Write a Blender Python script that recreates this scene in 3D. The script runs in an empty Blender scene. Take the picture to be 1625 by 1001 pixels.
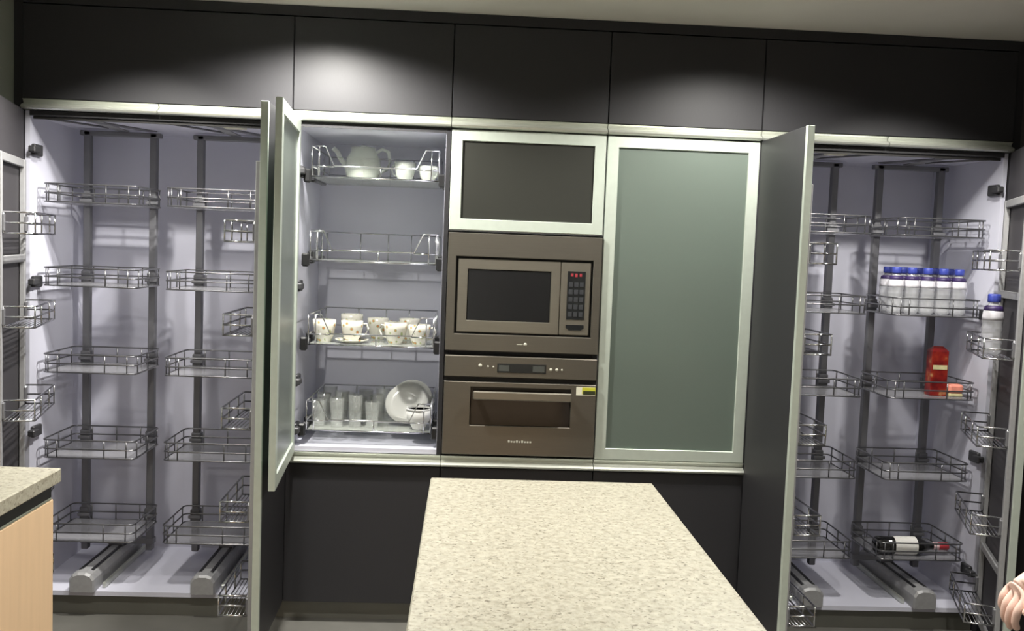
import bpy, math, random
from mathutils import Vector, Matrix
random.seed(7)
scene = bpy.context.scene
C = scene.collection

# ------------------------------------------------------------------ camera, world, exposure
CX, CD, CZ, YAW, PIT, ROL, FPX = -0.221, 3.6535, 1.4895, 0.0490, 0.0691, 0.0379, 1500.0
cyw, syw, cp, sp = math.cos(YAW), math.sin(YAW), math.cos(PIT), math.sin(PIT)
fw = Vector((syw * cp, cyw * cp, -sp)); rt = Vector((cyw, -syw, 0)); up = rt.cross(fw)
r2 = math.cos(ROL) * rt + math.sin(ROL) * up
u2 = -math.sin(ROL) * rt + math.cos(ROL) * up
cam = bpy.data.cameras.new('camera'); cam.sensor_width = 36.0; cam.lens = FPX / 1625.0 * 36.0
cam.clip_start = 0.05; cam.clip_end = 60
camo = bpy.data.objects.new('camera', cam); C.objects.link(camo)
M = Matrix((r2, u2, -fw)).transposed().to_4x4(); M.translation = Vector((CX, -CD, CZ))
camo.matrix_world = M
scene.camera = camo

w = bpy.data.worlds.new('world'); scene.world = w; w.use_nodes = True
w.node_tree.nodes['Background'].inputs[0].default_value = (0.55, 0.57, 0.55, 1)
w.node_tree.nodes['Background'].inputs[1].default_value = 0.05
vs = scene.view_settings
vs.view_transform = 'Standard'; vs.look = 'None'; vs.gamma = 1.0; vs.use_curve_mapping = False
vs.exposure = 0.12
SPOT_FRONT = 90.0     # downlights along the cabinet run (W)
SPOT_PANTRY = 105.0    # narrower downlights before the two pantries (W)
SPOT_ROOM = 60.0      # downlights over the worktops and behind the camera (W)
FILL_EMIT = 17.0      # added fill tubes behind the camera, brightening ceiling and cabinet interiors
LIGHT_COL = (1.0, 0.97, 0.90)

# ------------------------------------------------------------------ materials
MATS = {}
def mat(name, col, rough=0.5, metal=0.0, var=0.06, scale=18.0, bump=0.0, spec=0.5, stretch=(1, 1, 1), coat=0.0, emit=None):
    m = bpy.data.materials.new(name); m.use_nodes = True
    nt = m.node_tree; b = nt.nodes['Principled BSDF']
    b.inputs['Roughness'].default_value = rough; b.inputs['Metallic'].default_value = metal
    b.inputs['Specular IOR Level'].default_value = spec; b.inputs['Coat Weight'].default_value = coat
    tc = nt.nodes.new('ShaderNodeTexCoord'); mp = nt.nodes.new('ShaderNodeMapping')
    mp.inputs['Scale'].default_value = stretch
    nz = nt.nodes.new('ShaderNodeTexNoise'); nz.inputs['Scale'].default_value = scale; nz.inputs['Detail'].default_value = 4
    nt.links.new(tc.outputs['Object'], mp.inputs['Vector']); nt.links.new(mp.outputs[0], nz.inputs['Vector'])
    cr = nt.nodes.new('ShaderNodeValToRGB')
    cr.color_ramp.elements[0].position = 0.3; cr.color_ramp.elements[1].position = 0.7
    cr.color_ramp.elements[0].color = tuple(c * (1 - var) for c in col) + (1,)
    cr.color_ramp.elements[1].color = tuple(min(1, c * (1 + var)) for c in col) + (1,)
    nt.links.new(nz.outputs['Fac'], cr.inputs[0]); nt.links.new(cr.outputs[0], b.inputs['Base Color'])
    if bump:
        bp = nt.nodes.new('ShaderNodeBump'); bp.inputs['Strength'].default_value = bump; bp.inputs['Distance'].default_value = 0.002
        nt.links.new(nz.outputs['Fac'], bp.inputs['Height']); nt.links.new(bp.outputs[0], b.inputs['Normal'])
    if emit:
        b.inputs['Emission Color'].default_value = emit[0] + (1,); b.inputs['Emission Strength'].default_value = emit[1]
    MATS[name] = m
    return m

mat('charcoal', (0.027, 0.0265, 0.0295), 0.5, spec=0.32, var=0.05, scale=60, stretch=(6, 6, 1), bump=0.02)
mat('charcoal_inner', (0.045, 0.042, 0.047), 0.55, var=0.05, scale=50)
mat('lilac_white', (0.62, 0.622, 0.72), 0.45, var=0.02, scale=6)
mat('aluminium', (0.62, 0.64, 0.58), 0.33, metal=0.75, var=0.04, scale=40, stretch=(1, 8, 8))
mat('aluminium_frame', (0.54, 0.595, 0.53), 0.45, metal=0.35, var=0.03, scale=40)
mat('dull_metal', (0.185, 0.185, 0.20), 0.5, metal=0.35, var=0.05)
mat('rail_grey', (0.36, 0.36, 0.37), 0.5, metal=0.3, var=0.06, scale=60)
mat('chrome', (0.62, 0.62, 0.64), 0.14, metal=1.0, var=0.03)
mat('larder_wire', (0.19, 0.19, 0.20), 0.3, metal=0.85, var=0.03)
mat('hinge_dark', (0.07, 0.07, 0.075), 0.45, metal=0.5, var=0.1)
mat('tray_grey', (0.40, 0.40, 0.425), 0.45, metal=0.35, var=0.05, scale=120)
mat('black_plastic', (0.012, 0.012, 0.013), 0.4, var=0.1)
mat('black_gap', (0.008, 0.007, 0.007), 0.6, var=0.05)
mat('steel', (0.215, 0.197, 0.168), 0.36, metal=0.85, var=0.05, scale=14, stretch=(0.6, 6, 60))
mat('steel_light', (0.32, 0.295, 0.25), 0.33, metal=0.85, var=0.04, scale=14, stretch=(0.6, 6, 60))
mat('black_glass', (0.010, 0.010, 0.011), 0.06, var=0.05, coat=0.3)
mat('oven_glass', (0.022, 0.017, 0.014), 0.10, var=0.05)
mat('display', (0.012, 0.013, 0.014), 0.2, var=0.05)
mat('display_grey', (0.07, 0.075, 0.07), 0.3, var=0.05)
mat('red_digits', (0.30, 0.03, 0.04), 0.4, var=0.05, emit=((1.0, 0.2, 0.22), 0.03))
mat('print_light', (0.55, 0.54, 0.46), 0.5, var=0.03)
mat('keypad', (0.035, 0.037, 0.042), 0.4, var=0.05)
mat('sticker_white', (0.78, 0.76, 0.62), 0.5, var=0.03)
mat('sticker_yellow', (0.55, 0.55, 0.04), 0.5, var=0.05)
mat('sticker_black', (0.03, 0.035, 0.01), 0.5, var=0.05)
mat('plinth', (0.17, 0.17, 0.15), 0.45, metal=0.2, var=0.05, scale=10)
mat('ceiling', (0.74, 0.72, 0.66), 0.8, var=0.02, scale=5)
mat('wall_green', (0.22, 0.235, 0.20), 0.8, var=0.04, scale=5)
mat('wall_dark', (0.05, 0.046, 0.044), 0.8, var=0.05, scale=5)
mat('wall_light', (0.75, 0.74, 0.70), 0.8, var=0.03, scale=5)
mat('peach_wood', (0.64, 0.455, 0.285), 0.5, var=0.05, scale=5, stretch=(7, 7, 0.6))
mat('dark_strip', (0.05, 0.055, 0.055), 0.4, metal=0.3, var=0.08)
mat('bottle_blue', (0.04, 0.06, 0.33), 0.4, var=0.08)
mat('bottle_purple', (0.035, 0.018, 0.09), 0.5, var=0.3, scale=90)
mat('bottle_white', (0.70, 0.69, 0.74), 0.4, var=0.1, scale=60)
mat('bottle_dark_glass', (0.008, 0.008, 0.008), 0.08, var=0.1, coat=0.3)
mat('label_white', (0.72, 0.71, 0.68), 0.6, var=0.04, scale=60)
mat('capsule_red', (0.33, 0.03, 0.04), 0.4, var=0.1)
mat('capsule_pink', (0.62, 0.42, 0.44), 0.4, var=0.1)
mat('packet_pink', (0.72, 0.26, 0.19), 0.5, var=0.15, scale=40)
mat('packet_cream', (0.55, 0.5, 0.28), 0.5, var=0.15, scale=40)
mat('porcelain', (0.70, 0.70, 0.68), 0.18, var=0.02)
mat('cream_cloth', (0.78, 0.70, 0.57), 0.85, var=0.05, scale=60, bump=0.2)
mat('trouser_cloth', (0.62, 0.58, 0.44), 0.85, var=0.06, scale=60, bump=0.2)
mat('skin', (0.76, 0.53, 0.45), 0.5, var=0.06, scale=20)
mat('hair', (0.02, 0.015, 0.012), 0.5, var=0.3, scale=80)
mat('shoe', (0.06, 0.05, 0.045), 0.5, var=0.1)
mat('eye_white', (0.8, 0.8, 0.78), 0.2, var=0.01)
mat('lip', (0.5, 0.2, 0.18), 0.5, var=0.05)
mat('lamp_lens', (1, 1, 1), 0.3, var=0.0, emit=((1.0, 0.97, 0.9), 14.0))
mat('fill_opal', (1, 1, 1), 0.4, var=0.0, emit=((1.0, 0.98, 0.94), FILL_EMIT))
mat('lamp_ring', (0.7, 0.7, 0.68), 0.3, metal=0.4, var=0.02)

def granite(name, base, dark, mid, scale):
    m = bpy.data.materials.new(name); m.use_nodes = True; nt = m.node_tree; b = nt.nodes['Principled BSDF']
    tc = nt.nodes.new('ShaderNodeTexCoord')
    n1 = nt.nodes.new('ShaderNodeTexNoise'); n1.inputs['Scale'].default_value = scale; n1.inputs['Detail'].default_value = 6; n1.inputs['Roughness'].default_value = 0.65
    n2 = nt.nodes.new('ShaderNodeTexVoronoi'); n2.inputs['Scale'].default_value = scale * 1.3
    n3 = nt.nodes.new('ShaderNodeTexNoise'); n3.inputs['Scale'].default_value = scale * 2.1; n3.inputs['Detail'].default_value = 3
    for n in (n1, n2, n3): nt.links.new(tc.outputs['Object'], n.inputs['Vector'])
    c1 = nt.nodes.new('ShaderNodeValToRGB'); e = c1.color_ramp.elements
    e[0].position = 0.36; e[0].color = mid + (1,); e[1].position = 0.56; e[1].color = base + (1,)
    nt.links.new(n1.outputs['Fac'], c1.inputs[0])
    c2 = nt.nodes.new('ShaderNodeValToRGB'); e = c2.color_ramp.elements
    e[0].position = 0.585; e[0].color = (0, 0, 0, 1); e[1].position = 0.69; e[1].color = (1, 1, 1, 1)
    nt.links.new(n3.outputs['Fac'], c2.inputs[0])
    mx = nt.nodes.new('ShaderNodeMixRGB'); mx.inputs[2].default_value = dark + (1,)
    nt.links.new(c2.outputs[0], mx.inputs[0]); nt.links.new(c1.outputs[0], mx.inputs[1])
    mv = nt.nodes.new('ShaderNodeMixRGB'); mv.blend_type = 'MULTIPLY'; mv.inputs[0].default_value = 0.22
    nt.links.new(mx.outputs[0], mv.inputs[1]); nt.links.new(n2.outputs['Distance'], mv.inputs[2])
    nt.links.new(mv.outputs[0], b.inputs['Base Color'])
    b.inputs['Roughness'].default_value = 0.35
    MATS[name] = m
granite('granite', (0.42, 0.40, 0.322), (0.17, 0.15, 0.11), (0.31, 0.287, 0.222), 62)

def floor_mat():
    m = bpy.data.materials.new('floor_tile'); m.use_nodes = True; nt = m.node_tree; b = nt.nodes['Principled BSDF']
    tc = nt.nodes.new('ShaderNodeTexCoord'); n = nt.nodes.new('ShaderNodeTexNoise'); n.inputs['Scale'].default_value = 7; n.inputs['Detail'].default_value = 5
    nt.links.new(tc.outputs['Object'], n.inputs['Vector'])
    c = nt.nodes.new('ShaderNodeValToRGB'); c.color_ramp.elements[0].color = (0.10, 0.098, 0.09, 1); c.color_ramp.elements[1].color = (0.17, 0.165, 0.15, 1)
    nt.links.new(n.outputs['Fac'], c.inputs[0]); nt.links.new(c.outputs[0], b.inputs['Base Color'])
    b.inputs['Roughness'].default_value = 0.3
    MATS['floor_tile'] = m
floor_mat()

def glassy(name, col, diff, transp, gloss_rough, translucent=0.0):
    """thin glazing: part clear, part scattering, with a fresnel surface sheen"""
    m = bpy.data.materials.new(name); m.use_nodes = True; nt = m.node_tree; nt.nodes.remove(nt.nodes['Principled BSDF'])
    out = nt.nodes['Material Output']
    tc = nt.nodes.new('ShaderNodeTexCoord'); nz = nt.nodes.new('ShaderNodeTexNoise'); nz.inputs['Scale'].default_value = 4.0
    nt.links.new(tc.outputs['Object'], nz.inputs['Vector'])
    cr = nt.nodes.new('ShaderNodeValToRGB')
    cr.color_ramp.elements[0].color = tuple(c * 0.97 for c in col) + (1,); cr.color_ramp.elements[1].color = tuple(min(1, c * 1.03) for c in col) + (1,)
    nt.links.new(nz.outputs['Fac'], cr.inputs[0])
    d = nt.nodes.new('ShaderNodeBsdfDiffuse'); nt.links.new(cr.outputs[0], d.inputs[0])
    first = d
    if translucent:
        t = nt.nodes.new('ShaderNodeBsdfTranslucent'); nt.links.new(cr.outputs[0], t.inputs[0])
        mx = nt.nodes.new('ShaderNodeMixShader'); mx.inputs[0].default_value = translucent
        nt.links.new(d.outputs[0], mx.inputs[1]); nt.links.new(t.outputs[0], mx.inputs[2]); first = mx
    if transp == 'rough':
        rf = nt.nodes.new('ShaderNodeBsdfRefraction'); rf.inputs['Roughness'].default_value = 0.22; rf.inputs['IOR'].default_value = 1.05
        nt.links.new(cr.outputs[0], rf.inputs[0])
        clear = nt.nodes.new('ShaderNodeBsdfTransparent'); nt.links.new(cr.outputs[0], clear.inputs[0])
        tr = nt.nodes.new('ShaderNodeMixShader'); tr.inputs[0].default_value = 0.45
        nt.links.new(rf.outputs[0], tr.inputs[1]); nt.links.new(clear.outputs[0], tr.inputs[2])
    else:
        tr = nt.nodes.new('ShaderNodeBsdfTransparent'); tr.inputs[0].default_value = tuple(0.9 + 0.1 * c for c in col) + (1,)
    m1 = nt.nodes.new('ShaderNodeMixShader'); m1.inputs[0].default_value = diff
    nt.links.new(tr.outputs[0], m1.inputs[1]); nt.links.new(first.outputs[0], m1.inputs[2])
    g = nt.nodes.new('ShaderNodeBsdfGlossy'); g.inputs['Roughness'].default_value = gloss_rough
    lw = nt.nodes.new('ShaderNodeLayerWeight'); lw.inputs[0].default_value = 0.5
    pw = nt.nodes.new('ShaderNodeMath'); pw.operation = 'POWER'; pw.inputs[1].default_value = 4.0
    fr = nt.nodes.new('ShaderNodeMath'); fr.operation = 'MULTIPLY_ADD'; fr.inputs[1].default_value = 0.6; fr.inputs[2].default_value = 0.04
    nt.links.new(lw.outputs['Facing'], pw.inputs[0]); nt.links.new(pw.outputs[0], fr.inputs[0])
    m2 = nt.nodes.new('ShaderNodeMixShader')
    nt.links.new(fr.outputs[0], m2.inputs[0]); nt.links.new(m1.outputs[0], m2.inputs[1]); nt.links.new(g.outputs[0], m2.inputs[2])
    nt.links.new(m2.outputs[0], out.inputs[0])
    MATS[name] = m
glassy('frosted', (0.475, 0.56, 0.50), 0.42, 'rough', 0.30, 0.45)
glassy('frosted_smoke', (0.08, 0.082, 0.07), 0.45, 'rough', 0.35, 0.2)
glassy('tray_mesh', (0.42, 0.42, 0.45), 0.42, 'clear', 0.25)
glassy('clear_glass', (0.85, 0.88, 0.85), 0.09, 'clear', 0.05)
glassy('milky_glass', (0.72, 0.76, 0.70), 0.30, 'clear', 0.06)
glassy('bottle_plastic', (0.74, 0.75, 0.78), 0.34, 'clear', 0.08)

def spotted(name, base, spots, scale, thr):
    m = bpy.data.materials.new(name); m.use_nodes = True; nt = m.node_tree; b = nt.nodes['Principled BSDF']
    tc = nt.nodes.new('ShaderNodeTexCoord'); v = nt.nodes.new('ShaderNodeTexVoronoi'); v.inputs['Scale'].default_value = scale
    nt.links.new(tc.outputs['Object'], v.inputs['Vector'])
    c = nt.nodes.new('ShaderNodeValToRGB'); c.color_ramp.interpolation = 'CONSTANT'
    e = c.color_ramp.elements; e[0].position = 0; e[0].color = spots[0] + (1,); e[1].position = thr * 0.6; e[1].color = spots[1] + (1,)
    k = e.new(thr); k.color = base + (1,)
    nt.links.new(v.outputs['Distance'], c.inputs[0]); nt.links.new(c.outputs[0], b.inputs['Base Color'])
    b.inputs['Roughness'].default_value = 0.2
    MATS[name] = m
spotted('floral', (0.66, 0.64, 0.58), ((0.55, 0.20, 0.10), (0.36, 0.42, 0.22)), 44, 0.30)
def carton():
    m = bpy.data.materials.new('red_carton'); m.use_nodes = True; nt = m.node_tree; b = nt.nodes['Principled BSDF']
    tc = nt.nodes.new('ShaderNodeTexCoord'); n = nt.nodes.new('ShaderNodeTexNoise'); n.inputs['Scale'].default_value = 22; n.inputs['Detail'].default_value = 2
    nt.links.new(tc.outputs['Object'], n.inputs['Vector'])
    c = nt.nodes.new('ShaderNodeValToRGB'); e = c.color_ramp.elements
    e[0].position = 0.36; e[0].color = (0.10, 0.005, 0.005, 1); e[1].position = 0.74; e[1].color = (0.45, 0.28, 0.12, 1)
    k = e.new(0.48); k.color = (0.18, 0.009, 0.008, 1); k = e.new(0.60); k.color = (0.25, 0.025, 0.010, 1)
    nt.links.new(n.outputs['Fac'], c.inputs[0]); nt.links.new(c.outputs[0], b.inputs['Base Color']); b.inputs['Roughness'].default_value = 0.35
    MATS['red_carton'] = m
carton()

# ------------------------------------------------------------------ mesh helpers
ORG = {}
class MB:
    def __init__(s): s.v = []; s.f = []; s.sm = []
    def add(s, vs, fs, smooth=False):
        o = len(s.v); s.v += [tuple(v) for v in vs]
        for f in fs: s.f.append([i + o for i in f]); s.sm.append(smooth)
        return s
    def box(s, x0, x1, y0, y1, z0, z1, b=0.0):
        if x0 > x1: x0, x1 = x1, x0
        if y0 > y1: y0, y1 = y1, y0
        if z0 > z1: z0, z1 = z1, z0
        if b <= 0:
            return s.add([(x0, y0, z0), (x1, y0, z0), (x1, y1, z0), (x0, y1, z0), (x0, y0, z1), (x1, y0, z1), (x1, y1, z1), (x0, y1, z1)],
                         [(0, 3, 2, 1), (4, 5, 6, 7), (0, 1, 5, 4), (1, 2, 6, 5), (2, 3, 7, 6), (3, 0, 4, 7)])
        b = min(b, (x1 - x0) * .45, (y1 - y0) * .45, (z1 - z0) * .45)
        P = []; idx = {}
        for i, x in enumerate((x0, x1)):
            for j, y in enumerate((y0, y1)):
                for k, z in enumerate((z0, z1)):
                    dx = b if i == 0 else -b; dy = b if j == 0 else -b; dz = b if k == 0 else -b
                    idx[i, j, k] = len(P)
                    P += [(x, y + dy, z + dz), (x + dx, y, z + dz), (x + dx, y + dy, z)]
        F = []
        q = lambda i, j, k, a: idx[i, j, k] + a
        for i in (0, 1): F.append([q(i, 0, 0, 0), q(i, 1, 0, 0), q(i, 1, 1, 0), q(i, 0, 1, 0)])
        for j in (0, 1): F.append([q(0, j, 0, 1), q(1, j, 0, 1), q(1, j, 1, 1), q(0, j, 1, 1)])
        for k in (0, 1): F.append([q(0, 0, k, 2), q(1, 0, k, 2), q(1, 1, k, 2), q(0, 1, k, 2)])
        for i in (0, 1):
            for j in (0, 1): F.append([q(i, j, 0, 0), q(i, j, 1, 0), q(i, j, 1, 1), q(i, j, 0, 1)])
            for k in (0, 1): F.append([q(i, 0, k, 0), q(i, 1, k, 0), q(i, 1, k, 2), q(i, 0, k, 2)])
        for j in (0, 1):
            for k in (0, 1): F.append([q(0, j, k, 1), q(1, j, k, 1), q(1, j, k, 2), q(0, j, k, 2)])
        for key in idx: F.append([idx[key], idx[key] + 1, idx[key] + 2])
        return s.add(P, F)
    def tube(s, path, r, n=6, closed=False):
        P = [Vector(p) for p in path]; m = len(P); vs = []; fs = []
        for i, p in enumerate(P):
            a = P[i - 1] if (i > 0 or closed) else p; c = P[(i + 1) % m] if (i < m - 1 or closed) else p
            t = (c - a).normalized()
            ref = Vector((0, 0, 1)) if abs(t.z) < 0.9 else Vector((1, 0, 0))
            u = t.cross(ref).normalized(); w_ = u.cross(t)
            for k in range(n):
                an = 2 * math.pi * k / n
                vs.append(p + (u * math.cos(an) + w_ * math.sin(an)) * r)
        for i in range(m if closed else m - 1):
            j = (i + 1) % m
            for k in range(n):
                fs.append((i * n + k, i * n + (k + 1) % n, j * n + (k + 1) % n, j * n + k))
        if not closed:
            fs.append(tuple(range(n))[::-1]); fs.append(tuple((m - 1) * n + k for k in range(n)))
        return s.add(vs, fs, True)
    def lathe(s, prof, c=(0, 0, 0), n=20, axis='z'):
        vs = []; fs = []
        for r, z in prof:
            for k in range(n):
                an = 2 * math.pi * k / n; x, y = r * math.cos(an), r * math.sin(an)
                q = (x, y, z) if axis == 'z' else ((z, x, y) if axis == 'x' else (x, z, y))
                vs.append((c[0] + q[0], c[1] + q[1], c[2] + q[2]))
        m = len(prof)
        for i in range(m - 1):
            for k in range(n):
                fs.append((i * n + k, i * n + (k + 1) % n, (i + 1) * n + (k + 1) % n, (i + 1) * n + k))
        if prof[0][0] > 1e-5: fs.append(tuple(range(n))[::-1])
        if prof[-1][0] > 1e-5: fs.append(tuple((m - 1) * n + k for k in range(n)))
        return s.add(vs, fs, True)
    def extrude_x(s, prof, x0, x1):
        n = len(prof)
        vs = [(x0, y, z) for y, z in prof] + [(x1, y, z) for y, z in prof]
        fs = [(i, (i + 1) % n, n + (i + 1) % n, n + i) for i in range(n)] + [tuple(range(n))[::-1], tuple(range(n, 2 * n))]
        return s.add(vs, fs)
    def build(s, name, m, parent=None, label=None, kind=None):
        org = ORG.get(parent.name, Vector((0, 0, 0))) if parent else Vector((0, 0, 0))
        me = bpy.data.meshes.new(name)
        me.from_pydata([(x - org[0], y - org[1], z - org[2]) for x, y, z in s.v], [], s.f)
        me.polygons.foreach_set('use_smooth', s.sm)
        me.materials.append(MATS[m]); me.validate(); me.update()
        import bmesh
        bm = bmesh.new(); bm.from_mesh(me); bmesh.ops.recalc_face_normals(bm, faces=bm.faces); bm.to_mesh(me); bm.free()
        o = bpy.data.objects.new(name, me); C.objects.link(o)
        if parent: o.parent = parent; ORG[o.name] = org
        if label: o['label'] = label
        if kind: o['kind'] = kind
        return o

def tag(o, label, cat, group=None):
    o['label'] = label; o['category'] = cat
    if group: o['group'] = group
    return o
def thing(name, label, cat, loc=(0, 0, 0), rz=0.0, group=None, local=False):
    o = bpy.data.objects.new(name, None); C.objects.link(o); o.empty_display_size = 0.05
    o.location = loc; o.rotation_euler = (0, 0, rz)
    ORG[o.name] = Vector((0, 0, 0)) if local else Vector(loc)
    return tag(o, label, cat, group)
def copy_tree(o, parent=None):
    c = o.copy(); C.objects.link(c); c.parent = parent
    for ch in list(o.children): copy_tree(ch, c)
    return c
def struct(name, mb, m):
    o = mb.build(name, m); o['kind'] = 'structure'; return o
def bx(*a): return MB().box(*a)

# ------------------------------------------------------------------ room shell
CEIL = 2.3765; XW = 1.935; YB = -5.2
struct('floor', bx(-XW - .1, XW + .1, YB - .1, .72, -.06, 0), 'floor_tile')
struct('ceiling', bx(-XW - .1, XW + .1, YB - .1, .72, CEIL, CEIL + .08), 'ceiling')
struct('wall_back', bx(-XW - .1, XW + .1, .62, .72, 0, CEIL), 'wall_light')
struct('wall_left', bx(-XW - .1, -XW, YB, .62, 0, CEIL), 'wall_green')
struct('wall_right', bx(XW, XW + .1, YB, .62, 0, CEIL), 'wall_dark')
struct('wall_front', bx(-XW - .1, XW + .1, YB - .1, YB, 0, CEIL), 'wall_light')
struct('trim_1', bx(-1.9, 1.9, .004, .06, 2.338, CEIL - .001), 'charcoal')
struct('trim_2', bx(-XW, -1.902, .01, .60, 0.0, CEIL), 'charcoal')
struct('trim_3', bx(1.902, XW, .01, .60, 0.0, CEIL), 'charcoal')

# ------------------------------------------------------------------ ceiling downlights (out of frame, their light is not)
def downlight(x, y, watts, label, size=math.radians(150), blend=0.55, tilt=0.0):
    # tilt: gimbal angle towards the cabinet run
    t = thing('downlight', label, 'light', (x, y, CEIL - 0.012), group='recessed ceiling downlights')
    MB().lathe([(.040, -.004), (.058, -.006), (.060, .012), (.040, .012), (.040, -.004)], (x, y, CEIL - .012), 24).build('ring', 'lamp_ring', t)
    MB().lathe([(0, .002), (.039, .002), (.039, .010), (0, .010)], (x, y, CEIL - .012), 24).build('lens', 'lamp_lens', t)
    l = bpy.data.lights.new('downlight_beam', 'SPOT'); l.energy = watts; l.color = LIGHT_COL
    l.spot_size = size; l.spot_blend = blend; l.shadow_soft_size = 0.05
    lo = bpy.data.objects.new('downlight_beam', l); C.objects.link(lo); lo.parent = t; lo.location = (0, 0, -.012); lo.rotation_euler = (math.radians(tilt), 0, 0)
    return t
downlight(-.78, -.40, SPOT_FRONT * 2.7, 'recessed downlight in the ceiling before the open dish cabinet', tilt=1.0)
downlight(.76, -.52, SPOT_FRONT * 1.3, 'recessed downlight in the ceiling before the tall frosted cabinet', tilt=1.0)
downlight(-1.42, -.58, SPOT_PANTRY, 'recessed downlight in the ceiling before the empty pantry', math.radians(98), 0.5, 20)
downlight(1.42, -.66, SPOT_PANTRY, 'recessed downlight in the ceiling before the pantry with bottles', math.radians(98), 0.5, 20)
for x, y, lb in ((0.0, -1.75, 'recessed downlight over the middle of the granite island'), (-.82, -1.65, 'recessed downlight over the aisle beside the peach wood panels'),
                 (.95, -1.75, 'recessed downlight over the aisle right of the island'), (0.0, -3.3, 'recessed downlight over the near end of the island'), (-.9, -4.4, 'recessed downlight at the far back of the kitchen')):
    downlight(x, y, SPOT_ROOM * (0.12 if abs(x) < .1 else 2.4), lb, math.radians(116), 0.8)

def added_fill_light(x, y0, y1, lab):  # invented fixture, out of view, added as frontal fill for the room
    t = thing('added_fill_light', lab, 'light', (x, (y0 + y1) / 2, CEIL - .10), group='added ceiling fill tubes')
    bx(x - .03, x + .03, y0, y1, CEIL - .035, CEIL - .0005).build('housing', 'lamp_ring', t)
    MB().lathe([(0, y0), (.024, y0), (.024, y1), (0, y1)], (x, 0, CEIL - .075), 12, 'y').build('fill_tube', 'fill_opal', t)
    for y in (y0 + .02, y1 - .05): bx(x - .012, x + .012, y, y + .03, CEIL - .056, CEIL - .034).build('tube_holder', 'lamp_ring', t)
added_fill_light(-.85, -4.7, -3.3, 'added opal fill light on the ceiling, left half behind the camera')
added_fill_light(.85, -4.7, -3.3, 'added opal fill light on the ceiling, right half behind the camera')

# ------------------------------------------------------------------ cabinet pieces
def carcass(t, x0, x1, z0, z1, y0=.024, y1=.60, th=.018, m='lilac_white', shelf=()):
    bx(x0, x0 + th, y0, y1, z0, z1).build('side_panel', m, t)
    bx(x1 - th, x1, y0, y1, z0, z1).build('side_panel', m, t)
    bx(x0 + th, x1 - th, y1 - .012, y1, z0 + th, z1 - th).build('back_panel', m, t)
    bx(x0 + th, x1 - th, y0, y1, z1 - th, z1).build('top_panel', m, t)
    bx(x0 + th, x1 - th, y0, y1, z0, z0 + th).build('bottom_panel', m, t)
    for z in shelf: bx(x0 + th + .001, x1 - th - .001, y0 + .03, y1 - .014, z, z + .018).build('shelf', m, t)

def hinge(t, x, z, sx):
    """concealed cup hinge on a side panel; sx = direction into the cabinet"""
    mb = MB().box(x, x + sx * .016, .03, .10, z - .022, z + .022, .004)
    mb.box(x + sx * .004, x + sx * .03, -.004, .045, z - .012, z + .012, .004)
    mb.build('hinge', 'hinge_dark', t)

def profile(t, x0, x1, z0, z1):
    """aluminium handle profile: recessed channel above a rounded bright lip"""
    h = z1 - z0
    pr = [(.022, z0), (-.004, z0), (-.014, z0 + h * .10), (-.017, z0 + h * .25), (-.013, z0 + h * .40), (-.002, z0 + h * .50), (.008, z0 + h * .62), (.004, z0 + h * .85), (-.002, z1), (.022, z1)]
    MB().extrude_x(pr, x0 + .0012, x1 - .0012).build('handle_profile', 'aluminium', t, label='silver aluminium handle profile')

def ring(x0, x1, z0, z1, a0, a1, b0, b1, y0, y1, ch=.002):
    """one-piece rectangular frame: outer x0..x1,z0..z1, opening a0..a1,b0..b1, front edge chamfered"""
    O = [(x0, z0), (x1, z0), (x1, z1), (x0, z1)]; I = [(a0, b0), (a1, b0), (a1, b1), (a0, b1)]
    Oc = [(x0 + ch, z0 + ch), (x1 - ch, z0 + ch), (x1 - ch, z1 - ch), (x0 + ch, z1 - ch)]; Ic = [(a0 - ch, b0 - ch), (a1 + ch, b0 - ch), (a1 + ch, b1 + ch), (a0 - ch, b1 + ch)]
    L = [[(x, y1, z) for x, z in O], [(x, y0 + ch, z) for x, z in O], [(x, y0, z) for x, z in Oc], [(x, y0, z) for x, z in Ic], [(x, y0 + ch, z) for x, z in I], [(x, y1, z) for x, z in I]]
    vs = [v for l in L for v in l]; fs = []
    for j in range(6):
        k = (j + 1) % 6
        for i in range(4): fs.append((j * 4 + i, j * 4 + (i + 1) % 4, k * 4 + (i + 1) % 4, k * 4 + i))
    return MB().add(vs, fs)
def frame_mesh(x0, x1, z0, z1, y0, y1, fwid):
    return ring(x0, x1, z0, z1, x0 + fwid, x1 - fwid, z0 + fwid, z1 - fwid, y0, y1)

# upper cabinets
T0, T1 = 1.946, 1.985
uppers = [(-1.9, -.9, 'wide charcoal upper cabinet over the open pantry beside the left wall'), (-.9, -.3, 'charcoal upper cabinet above the open dish cabinet'),
          (-.3, .3, 'charcoal upper cabinet above the microwave column'), (.3, .9, 'charcoal upper cabinet above the tall frosted glass door'),
          (.9, 1.9, 'wide charcoal upper cabinet over the open pantry with water bottles')]
for x0, x1, lb in uppers:
    t = thing('upper_cabinet', lb, 'cabinet', ((x0 + x1) / 2, .3, T0), group='charcoal upper cabinets under the ceiling')
    bx(x0 + .001, x1 - .001, .024, .60, T1, 2.336).build('body', 'charcoal_inner', t)
    MB().box(x0 + .0018, x1 - .0018, 0, .021, T1 + .003, 2.333, .0015).build('door', 'charcoal', t)
    if x1 - x0 > .8:
        xm = (x0 + x1) / 2
        profile(t, x0, xm, T0, T1); profile(t, xm, x1, T0, T1)
    else:
        profile(t, x0, x1, T0, T1)

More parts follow.
